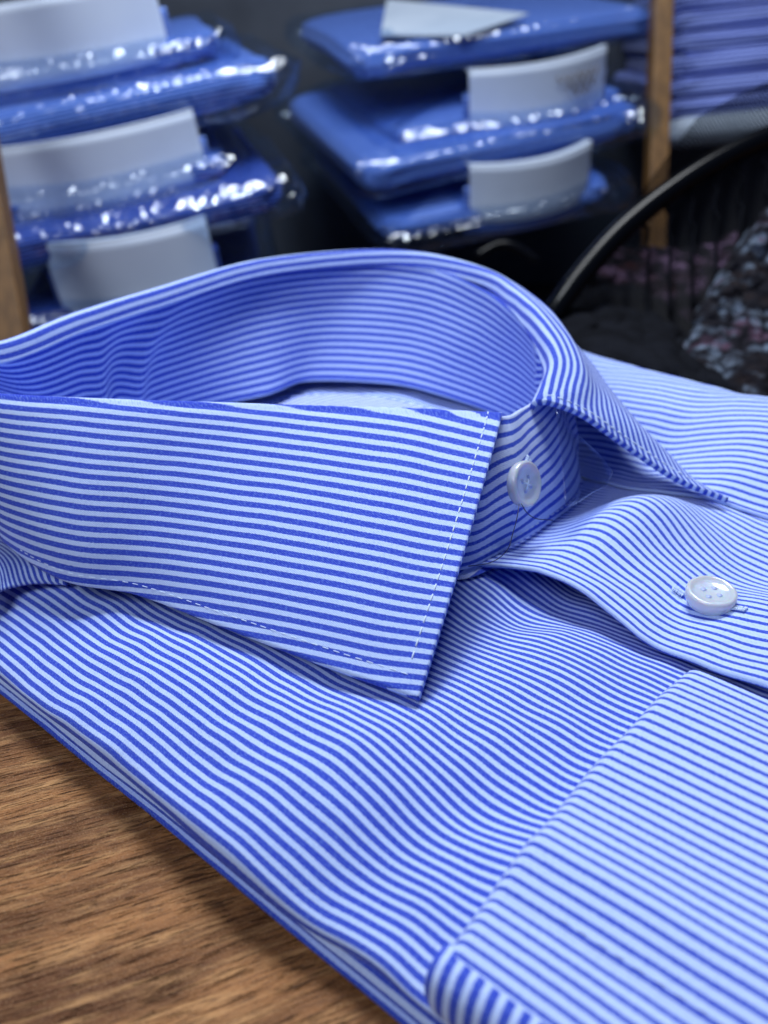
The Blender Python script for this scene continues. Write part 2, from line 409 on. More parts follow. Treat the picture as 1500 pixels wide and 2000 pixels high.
CG = np.zeros((NC, len(rows), 4))
for i in range(NC):
    Fp, Lp = FOLD[i], LOW[i]; d = Lp-Fp; hd = np.array((d[0], d[1], 0)); L = np.linalg.norm(d); hd /= np.linalg.norm(hd)
    nrm = np.array((hd[0]*-d[2], hd[1]*-d[2], np.dot(hd, d))); nrm /= np.linalg.norm(nrm)
    tan = FOLD[min(i+1, NC-1)]-FOLD[max(i-1, 0)]; inw = np.cross(tan, (0, 0, 1)); inw[2] = 0; inw /= np.linalg.norm(inw)
    if np.dot(inw[:2], (cen-Fp)[:2]) < 0: inw = -inw
    near = i <= 6
    bow = .0040 if near else .0062
    if i >= 16: bow = .0030
    for j, t in enumerate(rows):
        if j == 0: p = Fp+inw*.0022+np.array((0, 0, -.0042))
        elif j == 1: p = Fp.copy()
        else:
            p = Fp+d*t+nrm*bow*(4*t*(1-t))**.8
            if t < .2: p += -inw*(.0006 if near else .0018)
            if near: p += np.array((*UU, 0))*(.0016*4*t*(1-t) if i < 3 else 0)
        if i >= 15 and t > 0: p = p+(-inw)*(.0016*min(1, (i-14)/4))*math.exp(-((t-.10)/.09)**2)
        CG[i, j, :3] = p
    if i == NC-1:
        ex = [(1045, 788, .0565), (1056, 787, .0567), (1074, 790, .0563), (1138, 814, .0525), (1218, 870, .0440), (1322, 937, .0350), (1421, 977, .0302)]
        for j, e in enumerate(ex): CG[i, j+1, :3] = fp(*e)
    if i == NC-2:
        pass
    seg = np.concatenate([[0], np.cumsum(np.linalg.norm(np.diff(CG[i, :, :3], axis=0), axis=1))]); seg = seg-seg[1]
    for j, t in enumerate(rows):
        ta = seg[j]/seg[-1]
        if near or i >= 18:      # the stripes spread evenly down this side of the leaf
            pa, pb, pj = proj(CG[i, 1, :3]), proj(CG[i, -1, :3]), proj(CG[i, j, :3])
            ta = ((pj[0]-pa[0])*(pb[0]-pa[0])+(pj[1]-pa[1])*(pb[1]-pa[1]))/((pb[0]-pa[0])**2+(pb[1]-pa[1])**2)
        CG[i, j, 3] = V0[i]+(NSTR[i]*ta if j else seg[0]/PITCHMM)
CD = cr(np.transpose(cr(CG, 330), (1, 0, 2)), 110).transpose(1, 0, 2)
# little irregularities of pressed cloth
for a in range(0, CD.shape[0]):
    for b_ in range(CD.shape[1]):
        k = b_/109
        CD[a, b_, 2] += .0005*fbm(a/60, k*2.2, 1.4, 21)*math.sin(math.pi*min(1, k))
Uc = arc_u(CD[..., :3])
UVc = np.stack([Uc*.5+Uc[:, 55:56]*.5, CD[..., 3]], axis=2)
collar = part(grid('collar_leaf', CD[..., :3], UVc, M_CLOTH, thick=.0015, offset=0))
def leaf_pt(ci, t):      # ci in control columns, t in 0..1 from fold to edge; returns point, normal
    a = ci/(NC-1)*(CD.shape[0]-1); r = np.interp(t, rows, range(len(rows)))/(len(rows)-1)*(CD.shape[1]-1)
    i = min(int(a), CD.shape[0]-2); j = min(int(r), CD.shape[1]-2); fa, fr = a-i, r-j
    Q = CD[..., :3]
    p = (Q[i, j]*(1-fa)+Q[i+1, j]*fa)*(1-fr)+(Q[i, j+1]*(1-fa)+Q[i+1, j+1]*fa)*fr
    n = np.cross(Q[i+1, j]-Q[i, j], Q[i, j+1]-Q[i, j]); n /= np.linalg.norm(n)
    return p, n
def stitches(path, mat, parent, name='stitching', length=.0017, gap=.0008, r=.00016, lift=.0006, side=1):
    """a dashed row of thread along a list of (point, normal)"""
    mb = MB(); pts = [p+n*lift*side for p, n in path]; s = 0; acc = [0]
    for i in range(1, len(pts)): acc.append(acc[-1]+np.linalg.norm(pts[i]-pts[i-1]))
    T = acc[-1]; pos = 0; P = np.array(pts); A = np.array(acc)
    at = lambda x: np.array([np.interp(x, A, P[:, k]) for k in range(3)])
    nn = np.array([n for _, n in path])
    while pos+length < T:
        a, b = at(pos), at(pos+length); m = at(pos+length/2); nm = np.array([np.interp(pos, A, nn[:, k]) for k in range(3)])*side
        mb.tube([a-nm*.00025, a+(m-a)*.3, m+nm*.00006, b+(m-b)*.3, b-nm*.00025], r, 6)
        pos += length+gap*random.uniform(.85, 1.2)
    return mb.build(name, mat, parent)
def orient(path):        # make the normals look up and outwards
    return [(p, n if n[2] > 0 else -n) for p, n in path]
near_st = [leaf_pt(.30+.10*t, t) for t in np.linspace(.005, .93, 60)]
near_bot = [leaf_pt(c, .95) for c in np.linspace(.36, 6.5, 160)]
far_st = [leaf_pt(NC-1-.30, t) for t in np.linspace(.03, .93, 60)]

# ---- collar band (stand): a closed loop ------------------------------------
TOP = [fp(990, 813, .0558), fp(940, 815, .0552), fp(890, 811, .0552), fp(800, 807, .0556), fp(600, 802, .0566), fp(400, 795, .0586), fp(200, 788, .0596), fp(0, 779, .0600),
       P3(-.036, .0145, .0610), P3(-.054, .0185, .0615), P3(-.0635, .0315, .0620)]
TOPF = [fp(0, 694, .0628), fp(150, 643, .0648), fp(300, 594, .0670), fp(500, 531, .0694), fp(700, 512, .0702), fp(840, 524, .0700), fp(945, 566, .0678),
        fp(1012, 618, .0655), fp(1052, 672, .0625), fp(1066, 715, .0592), fp(1060, 752, .0570), fp(1042, 783, .0558), fp(1015, 800, .0556)]
BOT = [P3(.0788, .0930, .0270), P3(.0768, .0795, .0262), P3(.071, .0740, .0262), P3(.056, .068, .025), P3(.036, .059, .0255), P3(.016, .050, .0255), P3(-.004, .042, .0255), P3(-.022, .037, .026),
       P3(-.037, .038, .0265), P3(-.048, .045, .027), P3(-.054, .058, .0275)]
BOTF = [P3(-.0575, .072, .028), P3(-.0590, .090, .028), P3(-.0575, .108, .029), fp(520, 772, .0295), fp(600, 745, .030), fp(760, 750, .030), fp(870, 775, .030),
        P3(.0250, .1690, .0295), P3(.0430, .1630, .0290), P3(.0600, .1540, .0285), P3(.0700, .1430, .0270), P3(.0775, .1290, .0268), P3(.0790, .1110, .0268)]
TOPS = TOP+TOPF; BOTS = BOT+BOTF; NB = len(TOPS)
NBS = [12.0]*2+[13]*9+[16.5]*8+[16, 14.5, 13, 12, 12]
BG = np.zeros((NB, 5, 4)); bc = np.mean(BOTS, axis=0)
for i in range(NB):
    out = BOTS[i]-bc; out[2] = 0; out /= np.linalg.norm(out)
    for j, t in enumerate((0, .25, .5, .75, 1)):
        p = TOPS[i]*(1-t)+BOTS[i]*t
        b = .0015 if 11 <= i <= 20 else .0024
        p = p+out*b*4*t*(1-t)
        cfr = {0: 0, NB-1: .35, NB-2: .7, NB-3: 1.0, NB-4: .6, 1: -.3}.get(i, 0)
        BG[i, j, :3] = p; BG[i, j, 3] = -NBS[i]*(1-t)+2.6*cfr*math.sin(math.pi*t)
BD = cr(np.transpose(cr_closed(BG, 340), (1, 0, 2)), 60).transpose(1, 0, 2)
nb0 = BD.shape[0]
for a in range(nb0):
    x = a/nb0*NB
    for b_ in range(60):
        t = b_/59; k = math.sin(math.pi*t)
        # a few soft creases in the inner band
        cz = -.0009*g(x+1.6*t, 13.2, .16)-.0008*g(x+1.2*t, 12.3, .16)+.0005*g(x+1.4*t, 12.75, .18)-.0012*g(x+1.0*(1-t), 20.0, .25)+.0012*g(x+1.0*(1-t), 20.5, .25)
        BD[a, b_, 2] += float(cz)*k*1.6+.0004*noise.noise(Vector((x*.8, t*2, 3)))*k
        q = BD[a, b_, :3]-bc; q[2] = 0; q /= np.linalg.norm(q)
        BD[a, b_, :3] += q*(float(cz)*2.0*k+.0010*noise.noise(Vector((x*1.1, t*1.5, 9)))*k)
Ub = arc_u(BD[..., :3]); UVb = np.stack([Ub[:, 30:31]*np.ones((1, 60)), BD[..., 3]], axis=2)
band = part(grid('collar_band', BD[..., :3], UVb, M_CLOTH_IN, closed=True, thick=.0012, offset=0))
band.data.materials.append(M_CLOTH); band.modifiers[0].material_offset = 1; band.modifiers[0].material_offset_rim = 0
def band_pt(x, t):
    a = (x % NB)/NB*nb0; r = t*59; i = int(a); j = min(int(r), 58); fa, fr = a-i, r-j; Q = BD[..., :3]
    i2 = (i+1) % nb0
    p = (Q[i, j]*(1-fa)+Q[i2, j]*fa)*(1-fr)+(Q[i, j+1]*(1-fa)+Q[i2, j+1]*fa)*fr
    n = np.cross(Q[i2, j]-Q[i, j], Q[i, j+1]-Q[i, j]); n /= np.linalg.norm(n)
    if n[1] > 0: n = -n                 # towards the front of the table
    return p, n

# ---- inside of the yoke, seen through the neck opening ----------------------
def yoke_inside():
    n, m = 160, 26; loop = cr_closed(np.array(BOTS), n); c = bc.copy(); c[2] = .0285
    P = np.zeros((n, m, 3)); UV = np.zeros((n, m, 2))
    for i in range(n):
        for j in range(m):
            t = j/(m-1); p = c*(1-t)+(loop[i])*t; u, w = uw(p)
            p[2] = .0288+.0010*fbm(u, w, 40, 31)-.0040*t**5; p[:2] += (loop[i][:2]-c[:2])*.03*t**4
            P[i, j] = p
            e = un(700, 765, .03)-un(600, 795, .03); e = e[:2]/np.linalg.norm(e[:2]); UV[i, j] = ((p[0]*e[0]+p[1]*e[1])/PITCHMM, (p[0]*e[1]-p[1]*e[0])/PITCHMM*.62+.6*math.sin(p[0]*40))
    part(grid('yoke_lining', P, np.array(UV), M_CLOTH_IN, closed=False))
yoke_inside()

# ---- shoulder yoke tuck peeking out left of the collar -----------------------
def yoke_tuck():
    A = [fp(-90, 1060, .0190), fp(-30, 1010, .0195), fp(30, 1030, .0200), fp(80, 1075, .0205), fp(132, 1122, .0215)]
    B = [fp(-90, 1150, .0245), fp(-30, 1105, .0252), fp(20, 1092, .0248), fp(75, 1108, .0238), fp(134, 1136, .0228)]
    C = [fp(-90, 1235, .0210), fp(-30, 1176, .0212), fp(10, 1153, .0212), fp(70, 1141, .0220), fp(133, 1144, .0222)]
    G = cr(np.array([A, B, C]), 24); G = cr(G.transpose(1, 0, 2), 50)
    UV = np.zeros((50, 24, 2)); U = arc_u(G); V = arc_u(G.transpose(1, 0, 2)).T
    for i in range(50):
        for j in range(24): UV[i, j] = (U[i, j], V[i, j]*.9+i*.035)
    part(grid('shoulder_yoke', G, UV, M_CLOTH, thick=.0008))
yoke_tuck()

# ---- folded sleeve lying on the front (lower right) --------------------------
U0 = .1312
def sleeve():
    us = list(np.linspace(0, .006, 12))+list(np.linspace(.0075, .17, 90)); ws = np.linspace(-.0018, .0790, 92)
    P = np.zeros((len(us)+2, len(ws), 3)); UV = np.zeros((len(us)+2, len(ws), 2))
    for j, w in enumerate(ws):
        for i in range(-2, len(us)):
            du = us[i] if i >= 0 else (.0035, .0012)[i+2]
            u = U0+du+.0007*fbm(w, 1, 60)
            zb = float(np.interp(w, W_TAB, Z_TAB))+.0002
            h = .0044*(1-sstep(w, .058, .0790)*.75)
            k = math.sqrt(max(0, 1-(1-min(1, du/.0030))**2))
            if w < .010: zb = .0163+.0015*float(sstep(w, 0, .010))
            z = zb+h*k*(1 if i >= 0 else 0)+.0012*fbm(u, w, 26, 41)*k
            if w < .003: z -= (.003-w)**2*45*k
            if i < 0: z = zb-(.0012, .0003)[i+2]
            if w > .076: z -= .0008*sstep(w, .076, .0790)
            P[i+2, j] = P3(u, w, z)
            UV[i+2, j] = ((du+.0008*i if i < 0 else du+.004*k*.6)/PITCHMM, (w*1.38-.5*.55*w*w/.0775)/.00250+.6)
    jw = int(np.argmin(abs(ws-.0118)))
    return part(grid('folded_sleeve', P, UV, M_CLOTH_FINE)), [(P[i, max(2, jw-int((i-14)*.02))], np.array((0, 0, 1.))) for i in range(16, 80)]
sl, sl_path = sleeve()
def sleeve_edge():
    us = np.linspace(U0-.0002, U0+.17, 140)
    prof = cr([(.0010, .0202), (-.0020, .0200), (-.0040, .0180), (-.0046, .0150), (-.0040, .0120), (-.0022, .0100), (.004, .0095)], 26)
    arc = np.concatenate([[0], np.cumsum(np.linalg.norm(np.diff(prof, axis=0), axis=1))])
    P = np.zeros((len(us), 26, 3)); UV = np.zeros((len(us), 26, 2))
    for i, u in enumerate(us):
        k = .82+.18*math.sqrt(max(0, 1-(1-min(1, (u-U0+.0002)/.004))**2))
        for j, (w, z) in enumerate(prof):
            P[i, j] = P3(u, .0005+(w-.0005)*k+.0003*fbm(u, 7, 50), .0150+(z-.0150)*k-.018*(u-U0)*0)
            UV[i, j] = (arc[j]/PITCHMM, (u+(w+.008)*.12)/.00235+.25)
    part(grid('sleeve_side_fold', P, UV, M_CLOTH))
sleeve_edge()

# ---- buttons ------------------------------------------------------------------
def frame_at(p, n, xdir):
    z = Vector(n).normalized(); x = Vector(xdir); x = (x-z*x.dot(z)).normalized(); y = z.cross(x)
    M = Matrix((x, y, z)).transposed().to_4x4(); M.translation = Vector(p); return M
def make_button(M, r=.0054, th=.0026, cross=True):
    # a dished sew-through button: lathed disc, its holes only shade-coloured plugs
    seg, mb = 72, bmesh.new()
    prof = [(0, th*.80), (r*.30, th*.80), (r*.60, th*.82), (r*.74, th*.90), (r*.83, th*.985), (r*.88, th), (r*.93, th*.98), (r*.985, th*.90), (r, th*.78), (r*.995, th*.45), (r*.93, th*.14), (r*.80, 0), (0, 0)]
    vs = []
    for a, b in prof[1:-1]:
        vs.append([mb.verts.new((a*math.cos(2*math.pi*k/seg), a*math.sin(2*math.pi*k/seg), b)) for k in range(seg)])
    t = mb.verts.new((0, 0, prof[0][1])); bo = mb.verts.new((0, 0, 0))
    for k in range(seg):
        k2 = (k+1) % seg
        mb.faces.new((t, vs[0][k], vs[0][k2])); mb.faces.new((bo, vs[-1][k2], vs[-1][k]))
        for i in range(len(vs)-1): mb.faces.new((vs[i][k], vs[i+1][k], vs[i+1][k2], vs[i][k2]))
    bmesh.ops.recalc_face_normals(mb, faces=mb.faces)
    me = bpy.data.meshes.new('button'); mb.to_mesh(me); mb.free()
    o = link('button', me, M_BUTTON); o.matrix_world = M; part(o)
    h = MB(); q = .00125
    for sx, sy in ((1, 1), (1, -1), (-1, -1), (-1, 1)):
        cx, cy = sx*q, sy*q; rr = .00062
        h.add([(cx+rr*math.cos(a*.5236), cy+rr*math.sin(a*.5236), z) for z in (th*.70, th*.80+.00004) for a in range(12)],
              [[12+a for a in range(12)]]+[[a, (a+1) % 12, 12+(a+1) % 12, 12+a] for a in range(12)])
    ho = h.build('hole', M_HOLE, o)
    if not cross: return o
    tmb = MB()
    for k in range(3):
        o_ = (k-1.5)*.00016
        tmb.tube([(-q+o_, -q, th*.7), (-q*.5+o_, -q*.5, th*.80+.0003), (q*.5+o_, q*.5, th*.80+.0003), (q+o_, q, th*.7)], .00011, 6)
        tmb.tube([(q+o_, -q, th*.7), (q*.5+o_, -q*.5, th*.81+.0003), (-q*.5+o_, q*.5, th*.81+.0003), (-q+o_, q, th*.7)], .00011, 6)
    tmb.build('button_thread', M_THREAD, o)
    return o
def buttonhole(p0, p1, nrm, width=.0011, name='buttonhole'):
    mb = MB(); p0, p1, nrm = map(np.array, (p0, p1, nrm)); d = p1-p0; L = np.linalg.norm(d); d = d/L; s = np.cross(nrm, d)
    n = int(L/.00030)
    for k in range(n):
        for sd in (-1, 1):
            c = p0+d*(k*.0003+random.uniform(-.00008, .00008)); j = random.uniform(.85, 1.15)
            mb.tube([c+s*sd*.0001+nrm*.0001, c+s*sd*width*.5*j+nrm*.00034, c+s*sd*width*j+nrm*.00002+d*random.uniform(-.0001, .0001)], .00013, 5)
    return part(mb.build(name, M_THREAD))
# placket button
ub, wbq = min(((u_, w_) for u_ in np.arange(.105, .150, .0008) for w_ in np.arange(.085, .125, .0008)),
              key=lambda q: math.dist(proj(P3(q[0], q[1], z_far(*q)+.0030)), (1386, 1160)))
zb = z_far(ub, wbq); nb = Vector((-.02, -.16, .98)).normalized()
pbase = P3(ub, wbq, zb+.0006)
b2 = make_button(frame_at(pbase, nb, (1, .15, 0)), th=.0038, cross=False)
def on_far(u, w, h=.0004): return P3(u, w, z_far(u, w)+h)
buttonhole(on_far(ub-.0083, wbq+.0004), on_far(ub-.0052, wbq+.0001), (0, 0, 1))
buttonhole(on_far(ub+.0040, wbq-.0002), on_far(ub+.0086, wbq-.0008), (0, 0, 1))
# band button: find the spot on the band front
best = None
for x in np.linspace(NB-3, NB+1.5, 120):
    for t in np.linspace(.05, .95, 60):
        p, n = band_pt(x, t); q = proj(p); e = (q[0]-997)**2+(q[1]-946)**2
        if best is None or e < best[0]: best = (e, x, t)
bx, bt = best[1], best[2]; p, n = band_pt(bx, bt)
print('BTN', best, uw(p), p, n)
n1 = Vector((.70, -.64, .30)).normalized()
b1 = make_button(frame_at(Vector(p)+n1*.0022, n1, (0, -.2, 1)), r=.0056, th=.0030)
pa, na = band_pt(bx-.42, bt-.10); pc, _ = band_pt(bx-.62, bt-.14)
buttonhole(pa+na*.0010, pc+na*.0010, na)

# parent everything so far to the shirt
inv = Matrix.Translation(-Vector(shirt.location))
def attach(o, parent=shirt):
    mw = o.matrix_world.copy(); o.parent = parent; o.matrix_parent_inverse = inv if parent is shirt else Matrix.Identity(4)
    return o
for o in PARTS: attach(o)
b1['label'] = 'pearly button fastening the collar band'; b2['label'] = 'pearly button on the placket below the collar'
collar['label'] = 'pointed striped collar leaf turned down over the band'
for path, tagn in ((near_st, 1), (far_st, 2), (near_bot, 3)):
    o = stitches(orient(path), M_THREAD, collar, r=.00010 if tagn == 3 else .00018, lift=.00077 if tagn == 3 else .00080)
    if tagn == 3: o.data.materials[0] = M_THREAD
stitches(sl_path, M_THREAD, sl, r=.00010, lift=.00012, length=.0016, gap=.0011)
bs = [band_pt(x, .93) for x in np.linspace(NB-2.2, NB+.9, 60)]
stitches(bs, M_THREAD, band, r=.00013, lift=.0007)
bs = [(p, -n) for p, n in (band_pt(x, .88) for x in np.linspace(13, 20, 200))]
bs = [(p, np.array(((bc-p)[0], (bc-p)[1], 0))/np.linalg.norm((bc-p)[:2])) for p, _ in bs]
stitches(bs, M_THREAD, band, r=.00011, lift=.0006)
# piping edge on the front end of the band top
mb = MB(); mb.tube([TOPS[k % NB]+np.array((-.0003, -.0006, .0003)) for k in (-3, -2, -1, 0)], .0008, 10)
# loose dark threads hanging below the collar button
pth = Vector(p)
def up(px, py, d): return und(px, py, d)
mb = MB(); mb.tube(cr([up(1014, 984, .192), up(1010, 1010, .190), up(1002, 1040, .190), up(990, 1075, .190), up(960, 1098, .192), up(915, 1106, .194)], 30), .00010, 5)
mb.tube(cr([up(1018, 984, .192), up(1030, 1002, .192), up(1048, 1013, .193), up(1080, 1016, .195)], 20), .00010, 5)
attach(mb.build('loose_thread', M_DARKTHREAD))
# clear collar insert standing behind the band front
A = [up(1085, 800, .2175), up(1110, 838, .219), up(1140, 860, .221), up(1170, 888, .224), up(1196, 922, .226)]
B = [up(1094, 870, .214), up(1112, 900, .214), up(1135, 920, .216), up(1160, 932, .219), up(1190, 938, .223)]
C = [up(1104, 985, .209), up(1112, 990, .209), up(1130, 982, .211), up(1155, 965, .215), up(1184, 950, .220)]
G = cr(cr(np.array([A, B, C]), 14).transpose(1, 0, 2), 24)
attach(grid('clear_collar_insert', G, np.zeros((24, 14, 2)), M_INSERT, thick=.00025))

# ------------------------------------------------------------------ the display shelf
def rot_box(lo, hi, bev): return MB().box(lo, hi)
shelf = empty('display_shelf', (0, .7, -.8), 'wooden display shelf holding packaged shirts behind the folded shirt', 'shelf')
def sh(o): o.parent = shelf; o.matrix_parent_inverse = Matrix.Translation(-Vector(shelf.location)); return o
def slant_post(px0, py0, px1, py1, d, w, dep):
    a, b = Vector(und(px0, py0, d)), Vector(und(px1, py1, d)); t = (b-a).normalized(); a, b = a-t*.25, b+t*.25
    y = Vector((0, 1, 0)); x = t.cross(y).normalized(); y = t.cross(x)
    mb = MB(); v = []
    for e in (a, b):
        for sx, sy in ((-1, -1), (1, -1), (1, 1), (-1, 1)): v.append(e+x*w/2*sx+y*dep/2*sy)
    mb.add(v, [(0, 1, 2, 3), (7, 6, 5, 4), (0, 4, 5, 1), (1, 5, 6, 2), (2, 6, 7, 3), (3, 7, 4, 0)])
    return sh(mb.build('shelf_post', M_POST, None, False, .001))
slant_post(-16, 430, 24, 660, .50, .020, .012)
slant_post(1292, 0, 1272, 620, .78, .0165, .02)
sh(MB().box((-.9, 1.18, -.8), (.9, 1.20, .9)).build('back_board', M_BACK, None, False))
pz = und(900, 470, .74)[2]
sh(MB().box((-.235, .60, -.115), (.9, 1.18, -.093)).build('shelf_board', M_DARKWOOD, None, False))

M_PKG = stripe_mat('striped_packaged_cotton', white=(.20, .33, .74), blue=(.018, .055, .33), duty=.58)
M_PKG_D = stripe_mat('striped_packaged_navy', white=(.06, .13, .50), blue=(.008, .022, .20), duty=.65)
M_PKG_L = stripe_mat('striped_lavender_cotton', white=(.34, .44, .92), blue=(.015, .03, .24), duty=.60)

def pillow(w, d, h, roundness=.35, sag=.0, seed=0, nx=36, ny=30, layers=0):
    """a softly folded rectangular bundle: closed grid, local origin at its base centre; UV V runs up the sides"""
    prof = []
    m = 16
    for k in range(m+1):
        a = -math.pi/2+math.pi*k/m
        prof.append((math.cos(a), math.sin(a)))
    ring = []
    n = 88
    for k in range(n):
        a = 2*math.pi*k/n; e = .16
        cx, cy = math.cos(a), math.sin(a)
        ring.append((math.copysign(abs(cx)**e, cx), math.copysign(abs(cy)**e, cy)))
    P = np.zeros((n, m+3, 3)); UV = np.zeros((n, m+3, 2))
    for i, (rx, ry) in enumerate(ring):
        for j in range(m+3):
            if j == 0: c, s, sc = 0, -1, 0
            elif j == m+2: c, s, sc = 0, 1, 0
            else: c, s = prof[j-1]; sc = 1
            inset = (h*.5)*(1-c)
            x = rx*(w/2-inset)*sc; y = ry*(d/2-inset)*sc
            z = h*.5*(1+math.copysign(abs(s)**.8, s))
            nz = noise.noise(Vector((x*9, y*9, seed)))
            z += nz*.006+.3*sag*(x/w)**2*4*sag
            x += .004*noise.noise(Vector((i*.2, j*.4, seed))); y += .004*noise.noise(Vector((i*.23, j*.5, seed+5)))
            P[i, j] = (x, y, z)
            UV[i, j] = ((x+y)/.0040, (y*.8+z*2.2)/.0062)
    return P, UV
def package(px, py, d, w, dep, h, yaw, tilt, roll, label, band=None, seed=0, mat=None, bag=True, card=None, group='packaged shirts stacked on the shelf', name='packaged_shirt', film=None, prn=None):
    """(px,py,d) is where the middle of the front face's lower edge stands"""
    base = und(px, py, d)
    e = empty(name, base, label, 'packaged shirt', group, rot=(R(tilt), R(roll), R(yaw)))
    P, UV = pillow(w, dep, h, seed=seed); P[..., 1] += dep/2
    if mat is M_PKG_L: UV = UV*.62
    grid('folded_cloth', P, UV, mat or M_PKG, e, closed=True)
    if band:
        bw, bh, bz, bxo = band
        # a curved white card collar support standing at the front of the package
        n, m = 40, 8; G = np.zeros((n, m, 3))
        for i in range(n):
            t = i/(n-1)*2-1
            for j in range(m):
                k = j/(m-1); G[i, j] = (bxo+t*bw/2, -.016+.018*t*t+.004*(1-k), bz+k*bh+.001*t*t)
        o = grid('card_band', G, np.zeros((n, m, 2)), M_PAPER, e, thick=.0016)
        G2 = G[:, -2:, :].copy(); G2[:, 0, :] = G[:, -1, :]; G2[:, 1, :] = G[:, -1, :]+np.array((0, .010, -.001))
        grid('card_rim', G2, np.zeros((n, 2, 2)), M_PAPER2, e, thick=.0012)
        # cloth collar round it
        G3 = G.copy(); G3[..., 1] += .006; G3[..., 0] = (G3[..., 0]-bxo)*1.06+bxo; G3[..., 2] = bz-.012+(G3[..., 2]-bz)*.85
        UV3 = np.zeros((n, m, 2)); UV3[..., 1] = (G3[..., 2])/.004
        grid('folded_collar', G3, UV3, mat or M_PKG, e, thick=.003)
    if prn:       # faint handwriting-like print on the card, too blurred in the photograph to read
        mb = MB()
        for q in range(3):
            mb.tube([(prn[0]+k*.0022, -.0185+.018*((prn[0]+k*.0022-band[3])/(band[0]/2))**2, prn[1]-q*.006+.0030*math.sin(k*1.9+q*2)+.0016*math.sin(k*3.1)) for k in range(4*q, 22-2*q)], .0007, 5)
        mb.build('printing', M_PRINT, e)
    if card:
        mb = MB(); mb.add(card[0], card[1]); mb.build('card_sheet', M_PAPER2, e, False)
    if bag:
        P2, _ = pillow(w+.030, dep+.03, h+.008, seed=seed+50)
        P2[..., 1] += dep/2; P2[..., 2] -= .003
        for i in range(P2.shape[0]):
            for j in range(P2.shape[1]):
                x, y, z = P2[i, j]; q = Vector((x*17, y*17, z*34+seed))
                P2[i, j] += np.array((.006*noise.noise(q), .008*noise.noise(q+Vector((9, 0, 0))), .006*noise.noise(q+Vector((0, 7, 0)))))
        if band: P2[..., 1] -= .012*(P2[..., 1] < .05)
        grid('plastic_bag', P2, np.zeros((*P2.shape[:2], 2)), film or M_FILM, e, closed=True)
    return e
L = 'packaged shirts stacked on the left of the shelf'
package(150, 166, .62, .215, .30, .018, 12, 6, -10, 'topmost blue shirt with white card band in the left stack', band=(.150, .052, .004, -.005), seed=1, group=L)
package(190, 270, .60, .270, .30, .026, 14, 6, -11, 'crinkly bagged blue shirt directly under the topmost white band of the left stack', seed=2, group=L)
package(190, 412, .60, .190, .30, .016, 12, 6, -10, 'bagged shirt with wide white card band in the middle of the left stack', band=(.140, .048, .002, .010), seed=3, group=L)
package(265, 480, .58, .215, .30, .022, 14, 6, -11, 'dark blue bagged shirt with bright glints, second crinkly one down the left stack', seed=4, mat=M_PKG_D, group=L)
package(275, 620, .60, .170, .30, .016, 8, 6, -8, 'lowest shirt with white card band, half hidden by the folded collar', band=(.108, .054, .004, .004), seed=5, mat=M_PKG_D, group=L)
Rg = 'packaged shirts stacked on the right of the shelf'
def rpk(px, py, d, **k): return package(px, py, d, **k)
package(1010, 110, .80, .30, .26, .022, 16, 10, -8, 'top blue shirt of the right stack under a pale card sheet', seed=6, group=Rg,
        card=([(-.12, .03, .0275), (-.055, -.010, .024), (.02, .02, .029), (-.06, .20, .034), (-.12, .03, .029), (-.055, -.010, .0255), (.02, .02, .0305), (-.06, .20, .0355)], [(0, 1, 2, 3), (4, 5, 6, 7), (0, 1, 5, 4), (1, 2, 6, 5), (2, 3, 7, 6), (3, 0, 4, 7)]))
package(1010, 262, .78, .225, .26, .018, 16, 10, -9, 'shirt with a printed white card band, upper one of the right stack', band=(.130, .052, .006, .022), prn=(.028, .042), seed=7, mat=M_PKG, group=Rg)
package(1000, 322, .76, .270, .27, .024, 18, 12, -10, 'bright blue bagged shirt between the two white bands of the right stack', seed=8, group=Rg)
package(985, 432, .76, .215, .26, .016, 16, 12, -9, 'lowest shirt of the right stack with a plain white card band', band=(.112, .050, .002, .026), seed=9, mat=M_PKG, group=Rg)
Fg = 'folded shirts in the far right compartment'
for k, (py, h) in enumerate(((278, .030), (228, .022), (186, .020), (146, .026), (98, .020), (58, .022), (18, .022))):
    lab = ['pale lining card bundle at the bottom of the far right compartment', 'lowest lavender striped shirt in the far right compartment', 'second lavender striped shirt from the bottom, far right compartment',
           'middle lavender striped shirt, thickest fold, far right compartment', 'third lavender striped shirt from the top, far right compartment', 'second lavender striped shirt from the top, far right compartment', 'topmost visible lavender striped shirt in the far right compartment'][k]
    package(1500, py, .86, .20, .25, h, -4+2*(k % 3), 4, -5, lab, seed=20+k, mat=M_PAPER2 if k == 0 else M_PKG_L, bag=False, group=Fg, name='folded_shirt')

